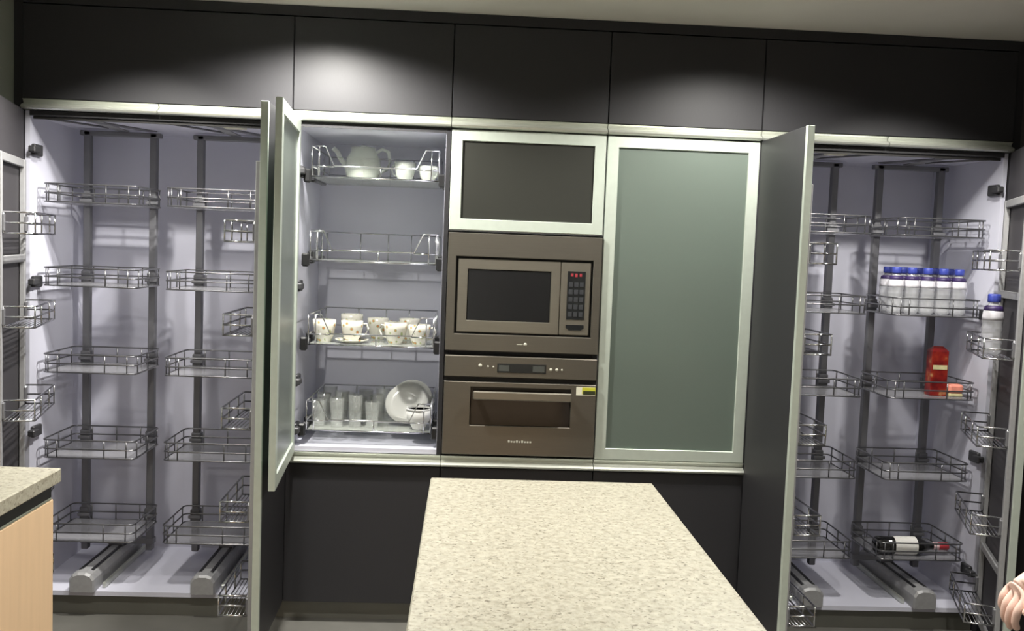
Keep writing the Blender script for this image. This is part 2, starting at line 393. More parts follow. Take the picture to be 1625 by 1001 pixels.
# base cabinets
B0, B1 = .635, .679
for x0, x1, lb in ((-.9, -.3, 'charcoal base cabinet under the open dish cabinet'), (-.3, .3, 'charcoal base cabinet under the oven'), (.3, .9, 'charcoal base cabinet under the tall frosted glass door')):
    t = thing('base_cabinet', lb, 'cabinet', ((x0 + x1) / 2, .3, 0), group='charcoal base cabinets')
    bx(x0 + .001, x1 - .001, .024, .60, .08, B1).build('body', 'charcoal_inner', t)
    MB().box(x0 + .0018, x1 - .0018, 0, .021, .084, B0 - .003, .0015).build('door', 'charcoal', t)
    profile(t, x0, x1, B0, B1)
    bx(x0, x1, .05, .066, 0, .079).build('plinth', 'plinth', t)

# ------------------------------------------------------------------ pantries
PZ0, PZ1 = .084, 1.944
def pantry_door(t, hx, ang, s, name='door'):
    """door opened outwards; hinge at (hx,0); ang = rotation of its width axis; s=+1 inner face to local +y"""
    W = .492
    d = bpy.data.objects.new('tmp', None)
    def place(mb, nm, m, par, lab=None):
        o = mb.build(nm, m, None, lab)
        o.parent = par
        return o
    th = .022
    mb = MB().box(0.004, W, 0, -s * th, PZ0, PZ1, .0012)
    dr = place(mb, name, 'charcoal', t)
    dr.location = Vector((hx, -.004, 0)) - ORG[t.name]; dr.rotation_euler = (0, 0, ang)
    e = MB().box(W, W + .005, s * .001, -s * (th + .001), PZ0, PZ1, .001)
    e.box(W - .012, W + .002, -s * th, -s * (th + .0015), PZ0, PZ1)
    e.box(W - .012, W + .002, 0, s * .0015, PZ0, PZ1)
    place(e, 'edge_strip', 'aluminium_frame', dr, 'bright aluminium edge strip along the door')
    place(bx(.006, W - .012, s * .0005, s * .0015, PZ0 + .004, PZ1 - .004), 'inner_face', 'charcoal_inner', dr)
    bpy.data.objects.remove(d)
    return dr

def pantry(x0, x1, lab, doors):
    t = thing('pantry_cabinet', lab, 'cabinet', ((x0 + x1) / 2, .3, 0), group='tall open pantry cabinets')
    carcass(t, x0 + .001, x1 - .001, .082, PZ1)
    bx(x0, x1, .05, .066, 0, .081).build('plinth', 'plinth', t)
    xa = x1 - .019 if x0 < 0 else x0 + .001
    bx(xa, xa + .018, .016, .0238, .082, PZ1).build('gap_shade_strip', 'charcoal', t)  # charcoal strip puts the seam's shade into colour over the pale panel edge
    bx(x0 + .02, x1 - .02, .016, .0238, PZ1 - .0185, PZ1).build('gap_shade_strip', 'charcoal', t)  # shade of the gap under the trim, done as a charcoal strip
    bx(x0 + .03, x1 - .03, .024, .032, PZ1 - .030, PZ1 - .019).build('gap_shade_bar', 'black_gap', t)  # black bar standing in for the dark gap below the trim
    for z in (1.80, 1.30, .72, .25):
        hinge(t, x0 + .019, z, 1); hinge(t, x1 - .019, z, -1)
    for cxm in ((x0 * 2 + x1) / 3 + .10 * (1 if x0 < 0 else -1), (x0 + 2 * x1) / 3):
        pass
    for hx, ang, s in doors: pantry_door(t, hx, ang, s)
    return t
AL = math.atan2(-.45, .11); AM = math.atan2(-.5, .012); AR = math.atan2(-.45, -.163); AN = math.atan2(-.5, .004)
pl = pantry(-1.9, -.9, 'tall open pantry cabinet beside the left wall with empty wire baskets', [(-1.893, AL, 1), (-.921, AM, -1)])
pr_ = pantry(.9, 1.9, 'tall open pantry cabinet at the right end holding bottles', [(.921, AN, 1), (1.893, AR, -1)])
for t, x in ((pl, -1.13), (pr_, 1.22)):
    MB().box(x - .04, x + .04, .03, .09, PZ1 - .032, PZ1 - .0185, .003).build('door_damper', 'sticker_white', t, label='pale plastic door damper')

# pull-out larder units -------------------------------------------------------
LV = (.28, .612, .947, 1.283, 1.605)
BW, BD = .176, .30
def rrect(hx, y0, y1, z, r=.02, n=3):
    pts = []
    for cx_, cy_, a0 in ((hx - r, y1 - r, 0), (-hx + r, y1 - r, 90), (-hx + r, y0 + r, 180), (hx - r, y0 + r, 270)):
        for k in range(n + 1):
            a = math.radians(a0 + 90 * k / n); pts.append((cx_ + r * math.cos(a), cy_ + r * math.sin(a), z))
    return pts
bk = MB()
for z in (.004, .038, .073): bk.tube(rrect(BW, 0, BD, z), .0032, 6, True)
for x in (-.155, -.12, .06, .145): bk.tube([(x, 0, .004), (x, 0, .073)], .0026)
for x in (-.10, 0, .10): bk.tube([(x, BD, .004), (x, BD, .073)], .0026)
for y in (.03, .15, .27):
    for x in (-BW, BW): bk.tube([(x, y, .004), (x, y, .073)], .0026)
ME = {}
def keep(mb, name, m):
    o = mb.build(name, m); me = o.data; bpy.data.objects.remove(o); ME[name] = me; return me
def put(me, name, parent, loc=(0, 0, 0), label=None, rz=0.0):
    o = bpy.data.objects.new(name, me); C.objects.link(o); o.parent = parent; o.location = loc; o.rotation_euler = (0, 0, rz)
    if label: o['label'] = label
    return o
keep(bk, 'larder_basket_wire', 'larder_wire')
keep(MB().box(-BW + .006, BW - .006, .006, BD - .006, .0015, .0065, .001), 'larder_tray', 'tray_mesh')
keep(MB().box(-.020, .020, -.020, .020, -.004, .050, .004).box(-.026, .026, -.028, -.018, .012, .026, .002), 'larder_clip', 'dull_metal')
PX = .135; PY = .385
def larder(cx, lab, mirror):
    t = thing('pull_out_larder', lab, 'pantry rack', (cx, PY, .10), group='pull-out larder racks')
    for s_ in (-1, 1):
        MB().box(cx + s_ * PX - .014, cx + s_ * PX + .014, PY - .010, PY + .022, .150, 1.915, .003).build('post', 'dull_metal', t)
    MB().box(cx - PX - .03, cx + PX + .03, PY - .010, PY + .022, 1.897, 1.917, .003).build('top_bar', 'dull_metal', t)
    MB().box(cx - PX - .02, cx + PX + .02, PY - .012, PY + .024, .178, .204, .003).build('bottom_bar', 'dull_metal', t)
    # floor runner with rounded front cap
    arch = [(-.046, .1015), (.046, .1015), (.046, .150), (.034, .168), (.014, .175), (-.014, .175), (-.034, .168), (-.046, .150)]
    mb = MB(); n = len(arch)
    def arch_pts(k, y, zt=0): return [(cx + a * k, y, .1015 + (b - .1015) * k) for a, b in arch]
    vs = arch_pts(1, .05) + arch_pts(.97, .56)
    mb.add(vs, [(i, (i + 1) % n, n + (i + 1) % n, n + i) for i in range(n)] + [tuple(range(n)), tuple(range(n, 2 * n))])
    rl = mb.build('floor_runner', 'rail_grey', t)
    cap = MB(); vs = arch_pts(.92, .004) + arch_pts(1.04, .012) + arch_pts(1.04, .052)
    cap.add(vs, [(i, (i + 1) % n, n + (i + 1) % n, n + i) for i in range(n)] + [(n + i, n + (i + 1) % n, 2 * n + (i + 1) % n, 2 * n + i) for i in range(n)] + [tuple(range(n)), tuple(range(2 * n, 3 * n))])
    cap.build('end_cap', 'rail_grey', rl)
    sx = 1 if not mirror else -1
    MB().box(cx + sx * .060, cx + sx * .074, .06, .54, .1015, .122, .002).build('slide', 'aluminium', rl)
    for gx in (-.022, .022):
        MB().box(cx + gx - .006, cx + gx + .006, .056, .55, .171, .1762, .001).build('groove', 'black_plastic', rl)
    MB().box(cx - .030, cx + .030, PY - .02, PY + .03, .172, .190, .002).build('carriage', 'dull_metal', t)
    # top swing arms
    arm = MB()
    a = Vector((cx + sx * PX, PY, 1.921)); b = Vector((cx - sx * .02, .10, 1.921)); d = (b - a).normalized(); nrm = Vector((-d.y, d.x, 0)) * .018
    arm.add([a + nrm, a - nrm, b - nrm, b + nrm] + [p + Vector((0, 0, .005)) for p in (a + nrm, a - nrm, b - nrm, b + nrm)],
            [(0, 1, 2, 3), (4, 5, 6, 7), (0, 1, 5, 4), (1, 2, 6, 5), (2, 3, 7, 6), (3, 0, 4, 7)])
    arm.build('swing_arm', 'dull_metal', t)
    MB().tube([(cx - sx * .02, .30, 1.922), (cx - sx * .17, .07, 1.922)], .004).build('guide_rod', 'dull_metal', t)
    MB().box(cx - .022, cx + .022, .08, .42, 1.9215, 1.9255, .001).build('top_track', 'rail_grey', t)
    for z in LV:
        q = put(ME['larder_basket_wire'], 'basket', t, (0, .065 - PY, z - .10))
        put(ME['larder_tray'], 'tray', q)
        for s_ in (-1, 1): put(ME['larder_clip'], 'clip', q, (s_ * PX, BD + .026, .004))
    return t
larder(-1.675, 'pull-out rack of empty wire baskets nearest the left wall', False)
larder(-1.212, 'pull-out rack of empty wire baskets behind the open dark door edge', False)
larder(1.212, 'pull-out rack of empty wire baskets just right of the open charcoal door', True)
larder(1.680, 'pull-out rack carrying water bottles, red carton and wine bottle', True)

# door racks -------------------------------------------------------------------
DLV = (.2, .527, .848, 1.165, 1.48)
def door_rack(hx, ang, s, lab):
    t = thing('door_rack', lab, 'door rack', (hx, -.004, 0), ang, group='wire racks on the pantry doors', local=True)
    u0, u1 = .075, .445
    for u in (u0, u1):
        MB().box(u - .012, u + .012, s * .0035, s * .022, .10, 1.752, .002).build('post', 'rail_grey', t)
    for z in (1.738, 1.392, .395, .106):
        MB().box(u0 + .012, u1 - .012, s * .005, s * .020, z - .014, z + .014, .002).build('cross_rail', 'rail_grey', t)
    v0, v1 = s * .026, s * .122
    for z in DLV:
        b = MB()
        for dz in (.003, .038, .073):
            b.tube([(u0 + .01, v0, z + dz), (u0 + .01, v1, z + dz), (u1, v1, z + dz), (u1, v0, z + dz)], .0034)
        for u in (u0 + .01, u0 + .11, u1 - .11, u1):
            b.tube([(u, v1, z + .003), (u, v1, z + .073)], .0028)
        for u in (u0 + .01, u1):
            b.tube([(u, v0, z + .003), (u, v0, z + .073)], .0028)
        b.tube([(u0 + .01, v0, z + .003), (u1, v0, z + .003)], .0034)
        q = b.build('basket', 'chrome', t)
        fl = MB()
        for k in range(1, 7):
            v = v0 + (v1 - v0) * k / 7
            fl.tube([(u0 + .01, v, z + .003), (u1, v, z + .003)], .0018, 4)
        fl.build('floor_wires', 'chrome', q)
        MB().box(u0 - .006, u0 + .014, s * .020, s * .030, z + .01, z + .065, .002).build('hook', 'dull_metal', q)
        MB().box(u1 - .014, u1 + .006, s * .020, s * .030, z + .01, z + .065, .002).build('hook', 'dull_metal', q)
    return t
door_rack(-1.893, AL, 1, 'wire door rack on the pantry door against the left wall')
door_rack(-.921, AM, -1, 'wire door rack behind the open dark door beside the dish cabinet')
door_rack(.921, AN, 1, 'wire door rack hidden behind the big open charcoal door')
door_rack(1.893, AR, -1, 'wire door rack on the rightmost pantry door holding one bottle')

# ------------------------------------------------------------------ dish cabinet with open frosted door
D0, D1 = .682, 1.944
t = thing('dish_cabinet', 'open white dish cabinet with four wire baskets of crockery', 'cabinet', (-.6, .3, D0))
carcass(t, -.899, -.3005, D0, D1, y0=.006)
bx(-.3175, -.3008, .002, .0055, D0, D1).build('gap_shade_strip', 'charcoal', t)  # charcoal strip for the dark gap beside the microwave column
bx(-.880, -.3180, .002, .0055, D1 - .0185, D1).build('gap_shade_strip', 'charcoal', t)  # charcoal strip hides the lit top edge, imitating the shaded gap
for z in (1.76, 1.32, .95, .76): hinge(t, -.880, z, 1)
GA = math.atan2(-.597, .045)
fr = frame_mesh(.003, .594, D0 - .004, D1, 0, .022, .045).build('door', 'aluminium_frame', None)
fr.parent = t; fr.location = Vector((-.888, -.004, 0)) - Vector((-.6, .3, D0)); fr.rotation_euler = (0, 0, GA)
pn = bx(.046, .551, .009, .014, D0 + .038, D1 - .042).build('pane', 'frosted', None, label='frosted greenish glass pane'); pn.parent = fr

DL = (.753, 1.092, 1.418, 1.741)
WB = .243
def dish_basket(z, lab):
    cx = -.588; y0, y1 = .045, .50
    t = thing('pull_out_basket', lab, 'basket', (cx, .27, z), group='pull-out dish baskets', local=True)
    b = MB(); a, c = -WB, WB; f, k = y0 - .27, y1 - .27
    # front wire with raised corners dipping to a low middle rail
    b.tube([(a, f, .118), (a + .05, f, .118), (a + .085, f, .045), (c - .085, f, .045), (c - .05, f, .118), (c, f, .118)], .0032)
    b.tube([(a, f, .118), (a, k, .118), (c, k, .118), (c, f, .118)], .0032)
    b.tube([(a, f, .042), (a, k, .042), (c, k, .042), (c, f, .042)], .0028)
    b.tube([(a, f, .042), (a + .085, f, .042)], .0028); b.tube([(c - .085, f, .042), (c, f, .042)], .0028)
    b.tube([(a, f, .003), (a, k, .003), (c, k, .003), (c, f, .003)], .0032, 6, True)
    for x in (a, a + .028, 0.02, c - .028, c): b.tube([(x, f, .003), (x, f, .118 if abs(x) > .2 else .045)], .0028)
    for x in (a, -.1, .02, .12, c): b.tube([(x, k, .003), (x, k, .118)], .0028)
    for y in (f + .15, f + .30):
        for x in (a, c): b.tube([(x, y, .003), (x, y, .118)], .0028)
    w_ = b.build('wire_frame', 'chrome', t)
    bx(a + .004, c - .004, f + .004, k - .004, 0, .005).build('tray', 'milky_glass', t)
    for s_ in (-1, 1):
        x = s_ * WB
        r = MB().box(x + s_ * .006, x + s_ * .030, f - .004, f + .42, -.006, .016, .003).build('runner', 'dull_metal', t)
        MB().box(x + s_ * .002, x + s_ * .030, f - .016, f + .012, -.022, .030, .006).build('runner_cap', 'black_plastic', r)
        MB().box(x + s_ * .004, x + s_ * .026, f + .10, f + .15, -.012, .038, .005).build('runner_cap', 'black_plastic', r)
    return t
dish_basket(DL[3], 'top wire basket in the dish cabinet, holding the glass jug')
dish_basket(DL[2], 'empty wire basket, second from the top in the dish cabinet')
dish_basket(DL[1], 'wire basket of floral cups, third from the top')
dish_basket(DL[0], 'bottom wire basket in the dish cabinet with plates and tumblers')

# ------------------------------------------------------------------ appliance column
t = thing('appliance_housing', 'dark cabinet housing around the microwave and oven', 'cabinet', (0, .3, D0))
carcass(t, -.2995, .2995, D0 - .001, 1.5525, y0=.026, m='charcoal_inner')
bx(-.28, .28, .03, .58, 1.078, 1.092).build('shelf', 'charcoal_inner', t)

# microwave
t = thing('microwave', 'built-in stainless steel microwave with black window above the oven', 'microwave', (0, .2, 1.093))
bx(-.262, .262, .03, .42, 1.13, 1.48).build('body', 'black_gap', t)
fm = MB()
ox0, ox1, oz0, oz1 = -.297, .297, 1.095, 1.549; ix0, ix1, iz0, iz1 = -.264, .266, 1.160, 1.459
fm = ring(ox0, ox1, oz0, oz1, ix0, ix1, iz0, iz1, -.012, .022)
fmo = fm.build('trim_frame', 'steel', t)
MB().lathe([(0, -.0135), (.006, -.0135), (.007, -.0118), (0, -.0118)], (.013, 0, 1.126), 14, 'y').build('badge', 'print_light', fmo)
mb = MB(); mb.box(-.02, .003, -.0128, -.0118, 1.124, 1.127); mb.build('badge', 'print_light', fmo)
bx(ix0, ix1, .010, .024, iz0, iz1).build('recess', 'black_gap', t)
dx0, dx1 = -.256, .140
d = MB(); wz0, wz1 = 1.213, 1.411
d = ring(dx0, dx1, iz0 + .008, iz1 - .008, -.218, .104, wz0, wz1, -.006, .020)
do = d.build('door', 'steel_light', t)
MB().box(-.218, .104, -.002, .008, wz0, wz1, .002).build('window', 'black_glass', do, label='black glass window')
cpn = MB().box(.1415, .258, -.006, .020, iz0 + .008, iz1 - .008, .003).build('control_panel', 'steel_light', t)
bx(.168, .238, -.0075, -.0055, 1.228, 1.416).build('keypad', 'display', cpn, label='black keypad with red clock digits')
for i, (x, ww) in enumerate(((.180, .010), (.196, .010), (.214, .009))):
    MB().box(x, x + ww, -.0085, -.0073, 1.396 - .002 * (i % 2), 1.408).build('clock_digit', 'red_digits', cpn)
for r in range(5):
    for c in range(3):
        MB().box(.174 + c * .021, .190 + c * .021, -.0085, -.0073, 1.240 + r * .029, 1.258 + r * .029, .001).build('key', 'keypad', cpn)
MB().add([(.168, -.0085, 1.208), (.238, -.0085, 1.208), (.238, -.0085, 1.196), (.226, -.0085, 1.187), (.180, -.0085, 1.187), (.168, -.0085, 1.196),
          (.168, -.005, 1.208), (.238, -.005, 1.208), (.238, -.005, 1.196), (.226, -.005, 1.187), (.180, -.005, 1.187), (.168, -.005, 1.196)],
         [(0, 1, 2, 3, 4, 5), (11, 10, 9, 8, 7, 6)] + [(i, (i + 1) % 6, 6 + (i + 1) % 6, 6 + i) for i in range(6)]).build('open_button', 'display', cpn, label='black door release button')

# oven
t = thing('oven', 'built-in stainless steel oven with bar handle under the microwave', 'oven', (0, .2, D0 + .018))
bx(-.27, .27, .03, .50, .71, 1.07).build('body', 'black_gap', t)
bx(-.294, .294, .006, .024, .684, 1.080).build('front_recess', 'black_gap', t)
cp_ = MB().box(-.296, .297, -.012, .018, .994, 1.076, .003).build('control_panel', 'steel', t)
dsp = MB().box(-.092, .098, -.0138, -.011, 1.014, 1.049, .001).build('display', 'display', cp_, label='dark display with two grey blocks')
for x0, x1 in ((-.086, -.046), (.046, .092)):
    bx(x0, x1, -.0146, -.0137, 1.020, 1.043).build('display_block', 'display_grey', cp_)
for x, z, r in ((-.158, 1.039, .007), (-.128, 1.036, .004), (-.107, 1.035, .0035), (.117, 1.031, .006), (.140, 1.031, .006), (.160, 1.031, .004)):
    MB().lathe([(0, -.0150), (r * .8, -.0150), (r, -.0135), (r, -.0115), (0, -.0115)], (x, 0, z), 12, 'y').build('button', 'print_light', cp_)
d = MB(); a0, a1, b0, b1 = -.296, .297, .690, .975; wx0, wx1, wz0, wz1 = -.192, .199, .805, .955
d = ring(a0, a1, b0, b1, wx0, wx1, wz0, wz1, -.014, .018)
do = d.build('door', 'steel', t)
MB().box(wx0, wx1, -.008, .004, wz0, wz1, .002).build('window', 'oven_glass', do, label='dark brown oven window')
hd = MB().box(-.183, .199, -.052, -.040, .911, .944, .004)
hd.box(-.176, -.160, -.042, -.007, .916, .938, .002).box(.176, .192, -.042, -.007, .916, .938, .002)
hd.build('handle', 'steel_light', do, label='flat steel bar handle')
for k in range(9):
    MB().box(-.040 + k * .0105, -.033 + k * .0105, -.0150, -.0138, .741, .747 + (.003 if k in (0, 3, 5) else 0)).build('badge_mark', 'print_light', do)
st = bx(.219, .294, -.0152, -.0138, .934, .967).build('sticker', 'sticker_white', do, label='white and yellow sticker in the door corner')
bx(.242, .294, -.0158, -.0151, .940, .966).build('sticker_print', 'sticker_yellow', do)
bx(.246, .293, -.0163, -.0157, .938, .953).build('sticker_print', 'sticker_black', do)

# flip-up frosted cabinet
t = thing('flip_up_cabinet', 'small frosted glass flip-up cabinet above the microwave', 'cabinet', (0, .3, 1.556))
carcass(t, -.2995, .2995, 1.555, D1, y0=.026)
fr = frame_mesh(-.297, .297, 1.560, 1.942, 0, .022, .043).build('door', 'aluminium_frame', t)
bx(-.256, .256, .008, .013, 1.600, 1.902).build('pane', 'frosted_smoke', fr, label='smoky frosted glass pane')

# tall frosted cabinet
t = thing('tall_glass_cabinet', 'tall cabinet closed by one greenish frosted glass door', 'cabinet', (.6, .3, D0))
carcass(t, .3005, .8995, D0, D1, y0=.026, shelf=(1.10, 1.46))
fr = frame_mesh(.303, .897, .681, 1.942, 0, .022, .044).build('door', 'aluminium_frame', t)
bx(.345, .855, .008, .013, .722, 1.900).build('pane', 'frosted', fr, label='greenish frosted glass pane')
# ------------------------------------------------------------------ worktops
def island(name, x0, x1, y0, y1, lab, ov=.014):
    t = thing(name, lab, 'counter', ((x0 + x1) / 2, (y0 + y1) / 2, 0))
    MB().box(x0, x1, y0, y1, .832, .87, .003).build('worktop', 'granite', t, label='speckled cream granite worktop')
    bx(x0 + ov + .02, x1 - ov - .02, y0 + .03, y1 - ov - .02, .08, .831).build('carcass', 'dark_strip', t)
    bx(x0 + ov + .05, x1 - ov - .05, y0 + .05, y1 - ov - .06, 0, .08).build('plinth', 'plinth', t)
    n = max(1, round((y1 - y0) / .6)); L = (y1 - ov - y0) / n
    for k in range(n):
        a = y0 + k * L
        for xa, xb in ((x0 + ov, x0 + ov + .018), (x1 - ov - .018, x1 - ov)):
            MB().box(xa, xb, a + .0015, a + L - .0015, .085, .790, .002).build('front_panel', 'peach_wood', t)
    bx(x0 + ov + .02, x1 - ov - .02, y1 - ov - .018, y1 - ov, .085, .790).build('end_panel', 'peach_wood', t)
    MB().box(x1 - ov - .012, x1 - ov - .004, y0 + .02, y1 - ov - .003, .794, .828, .002).build('grip_channel', 'dark_strip', t, label='dark metal grip channel')
    MB().box(x1 - ov - .020, x1 - ov - .003, y0 + .02, y1 - ov - .003, .788, .796, .002).build('grip_lip', 'aluminium_frame', t)
    return t
island('kitchen_island', -.300, .303, -2.75, -1.134, 'long speckled cream granite island in the foreground')
island('side_counter', -1.93, -1.275, -3.0, -1.134, 'granite-topped counter with peach wood panels along the left wall')

# ------------------------------------------------------------------ crockery in the dish cabinet
TRAY = .0055
# top basket: jug and two cups
x, y, z = -.655, .22, DL[3] + TRAY
t = thing('glass_jug', 'cloudy glass jug with lid, spout and loop handle in top basket', 'jug', (x, y, z))
MB().lathe([(0, .0), (.058, .0), (.066, .012), (.074, .045), (.068, .085), (.052, .112), (.050, .128), (.047, .128), (.049, .112), (.064, .085), (.070, .045), (.062, .014), (0, .006)], (x, y, z), 28).build('body', 'milky_glass', t)
MB().lathe([(0, .143), (.010, .141), (.012, .134), (.048, .132), (.048, .128), (0, .128)], (x, y, z), 24).build('lid', 'milky_glass', t)
hp = [(x + .050, y, z + .112), (x + .075, y, z + .128), (x + .100, y, z + .118), (x + .108, y, z + .085), (x + .098, y, z + .050), (x + .070, y, z + .034)]
MB().tube(hp, .007, 8).build('handle', 'milky_glass', t)
MB().tube([(x - .066, y, z + .055), (x - .090, y, z + .080), (x - .104, y, z + .110), (x - .122, y, z + .124)], .010, 8).build('spout', 'milky_glass', t)
def cup(x, y, z, r, h, m, lab, handle=1, grp=None, saucer=False, ha=0.0):
    t = thing('cup', lab, 'cup', (x, y, z), group=grp)
    zz = z
    if saucer:
        MB().lathe([(0, 0), (r * .8, 0), (r * 1.5, .012), (r * 1.5, .015), (r * .8, .005), (0, .005)], (x, y, z), 24).build('saucer', m, t)
        zz = z + .0055
    MB().lathe([(0, 0), (r * .6, 0), (r * .62, .006), (r * .82, h * .3), (r * .97, h * .7), (r, h), (r * .95, h), (r * .90, h * .7), (r * .76, h * .3), (r * .5, .010), (0, .009)], (x, y, zz), 22).build('bowl', m, t)
    if handle:
        c, s_ = math.cos(ha), math.sin(ha)
        pts = [(r * .93, h * .82), (r * 1.30, h * .86), (r * 1.48, h * .62), (r * 1.28, h * .34), (r * .80, h * .26)]
        MB().tube([(x + c * a, y + s_ * a, zz + b) for a, b in pts], .0042, 6).build('handle', m, t)
    return t
cup(-.482, .16, DL[3] + TRAY, .044, .075, 'milky_glass', 'cloudy glass cup right beside the jug in top basket', ha=2.6, grp='glass cups in the top basket')
cup(-.388, .15, DL[3] + TRAY, .040, .062, 'milky_glass', 'cloudy glass cup at the right corner of top basket', ha=-.9, grp='glass cups in the top basket')
# third basket: floral cups
zz = DL[1] + TRAY
g = 'floral porcelain cups'
cup(-.783, .14, zz, .046, .088, 'floral', 'floral porcelain cup leftmost in its basket', ha=1.4, grp=g)
cup(-.672, .13, zz, .044, .082, 'floral', 'floral cup standing on a saucer left of the basket middle', ha=.3, grp=g, saucer=True)
cup(-.695, .31, zz, .046, .100, 'floral', 'tall floral cup behind the cup on a saucer', ha=1.2, grp=g)
cup(-.585, .30, zz, .044, .088, 'floral', 'floral cup in the back row at the basket middle', ha=.5, grp=g)
cup(-.500, .14, zz, .047, .085, 'floral', 'floral porcelain cup second from the right in front', ha=2.8, grp=g)
cup(-.405, .14, zz, .045, .080, 'floral', 'floral porcelain cup rightmost, handle turned to the right', ha=-.1, grp=g)
cup(-.455, .32, zz, .044, .088, 'floral', 'floral cup in the back row at the right', ha=1.0, grp=g)
# bottom basket: tumblers and plates
zz = DL[0] + TRAY
rows = [(-.795, .13), (-.722, .12), (-.650, .13), (-.582, .12), (-.790, .23), (-.715, .22), (-.642, .23), (-.572, .23), (-.780, .34), (-.705, .33), (-.630, .34), (-.558, .33)]
ordn = ['leftmost', 'second', 'third', 'rightmost']
rown = ['front row', 'middle row', 'back row']
for i, (x, y) in enumerate(rows):
    h = .105 + .012 * (i % 3); r = .030
    o = MB().lathe([(0, 0), (r * .78, 0), (r, h), (r * .94, h), (r * .72, .010), (0, .010)], (0, 0, 0), 18).build('tumbler', 'clear_glass')
    o.location = (x, y, zz)
    tag(o, 'clear glass tumbler, %s in the %s of the bottom basket' % (ordn[i % 4], rown[i // 4]), 'glass', 'clear tumblers in the bottom basket')
def plate(x, y, z, r, tilt, lab, yaw=0.0):
    prof = [(0, 0), (r * .58, 0), (r, .016), (r, .020), (r * .56, .005), (0, .005)]
    o = MB().lathe(prof, (0, 0, 0), 28).build('plate', 'porcelain')
    o.rotation_euler = (math.radians(90 - tilt), 0, yaw); o.location = (x, y, z + r * math.cos(math.radians(tilt)) + .003)
    tag(o, lab, 'plate', 'white plates stood on edge')
    return o
pn_ = ['white plate standing on edge at the front of the plates', 'white plate second from the front', 'white plate third from the front', 'white plate fourth from the front', 'white plate fifth from the front', 'white plate at the back of the standing plates']
for k in range(6):
    plate(-.452 + .003 * k, .225 + .026 * k, zz, .086, 30, pn_[k])
# a bowl stack right front
t = thing('bowl', 'white bowl in front of the standing plates at the basket corner', 'bowl', (-.395, .115, zz))
MB().lathe([(0, 0), (.024, 0), (.026, .005), (.048, .045), (.052, .085), (.049, .085), (.044, .045), (.022, .009), (0, .008)], (-.395, .115, zz), 24).build('body', 'porcelain', t)
MB().lathe([(.053, .080), (.0535, .086), (.049, .087), (.049, .080)], (-.395, .115, zz), 24).build('rim', 'porcelain', t)

# ------------------------------------------------------------------ right pantry goods
def water_bottle(x, y, z, lab, k=1.0, grp='water bottles on the pull-out rack'):
    t = thing('water_bottle', lab, 'bottle', (x, y, z), group=grp)
    R, H = .031 * k, .19 * k
    pf = [(0, .004), (R * .7, 0), (R, .010 * k)]
    for q in range(4):
        zz = (.02 + .022 * q) * k; pf += [(R, zz), (R * .94, zz + .008 * k), (R, zz + .016 * k)]
    pf += [(R, .120 * k), (R * .9, .136 * k), (R * .55, .156 * k), (R * .42, .163 * k), (R * .42, .170 * k), (0, .170 * k)]
    MB().lathe(pf, (x, y, z), 18).build('body', 'bottle_plastic', t)
    MB().lathe([(R * 1.004, .108 * k), (R * 1.012, .118 * k), (R * .93, .135 * k), (R * .84, .1405 * k)], (x, y, z), 18).build('shoulder', 'bottle_white', t, label='white shoulder')
    MB().lathe([(R * .90, .1385 * k), (R * .93, .140 * k), (R * .84, .151 * k), (R * .62, .154 * k)], (x, y, z), 18).build('label_band', 'bottle_purple', t, label='dark purple neck band')
    MB().lathe([(R * .58, .164 * k), (R * .62, .168 * k), (R * .62, .186 * k), (R * .54, .190 * k), (0, .190 * k)], (x, y, z), 16).build('cap', 'bottle_blue', t, label='blue screw cap')
    return t
bz = LV[3] + .0068
on = ['leftmost', 'second from the left', 'third from the left', 'fourth from the left', 'rightmost']
for i in range(5):
    water_bottle(1.538 + i * .066, .150, bz, 'clear water bottle with blue cap, %s in the front row' % on[i])
for i in range(5):
    water_bottle(1.545 + i * .066, .245, bz, 'clear water bottle with blue cap, %s in the back row' % on[i])
# bottle in the rightmost door rack
dv = Vector((math.cos(AR), math.sin(AR), 0)); nv = Vector((math.sin(AR), -math.cos(AR), 0))
bp = Vector((1.893, -.004, 0)) + dv * .30 + nv * .074
water_bottle(bp.x, bp.y, DLV[3] + .006, 'single water bottle standing in the rightmost door rack', 1.18, None)

# red carton and pink packet
z3 = LV[2] + .0068
t = thing('red_carton', 'red printed carton standing beside the pink packet', 'box', (1.742, .17, z3))
MB().box(1.707, 1.777, .140, .190, z3, z3 + .185, .002).build('body', 'red_carton', t)
MB().add([(1.707, .140, z3 + .185), (1.777, .140, z3 + .185), (1.777, .190, z3 + .185), (1.707, .190, z3 + .185), (1.722, .163, z3 + .205), (1.762, .163, z3 + .205), (1.762, .167, z3 + .205), (1.722, .167, z3 + .205)],
         [(0, 1, 5, 4), (1, 2, 6, 5), (2, 3, 7, 6), (3, 0, 4, 7), (4, 5, 6, 7), (0, 3, 2, 1)]).build('folded_top', 'red_carton', t)
MB().box(1.712, 1.772, .1385, .1402, z3 + .11, z3 + .128).build('print_band', 'packet_cream', t)
t = thing('pink_packet', 'small pink packet lying right of the red carton', 'packet', (1.815, .17, z3))
mb = MB().box(1.783, 1.846, .13, .20, z3 + .012, z3 + .050, .008); mb.build('body', 'packet_pink', t)
MB().box(1.785, 1.843, .132, .198, z3, z3 + .0125, .003).build('base', 'packet_cream', t)
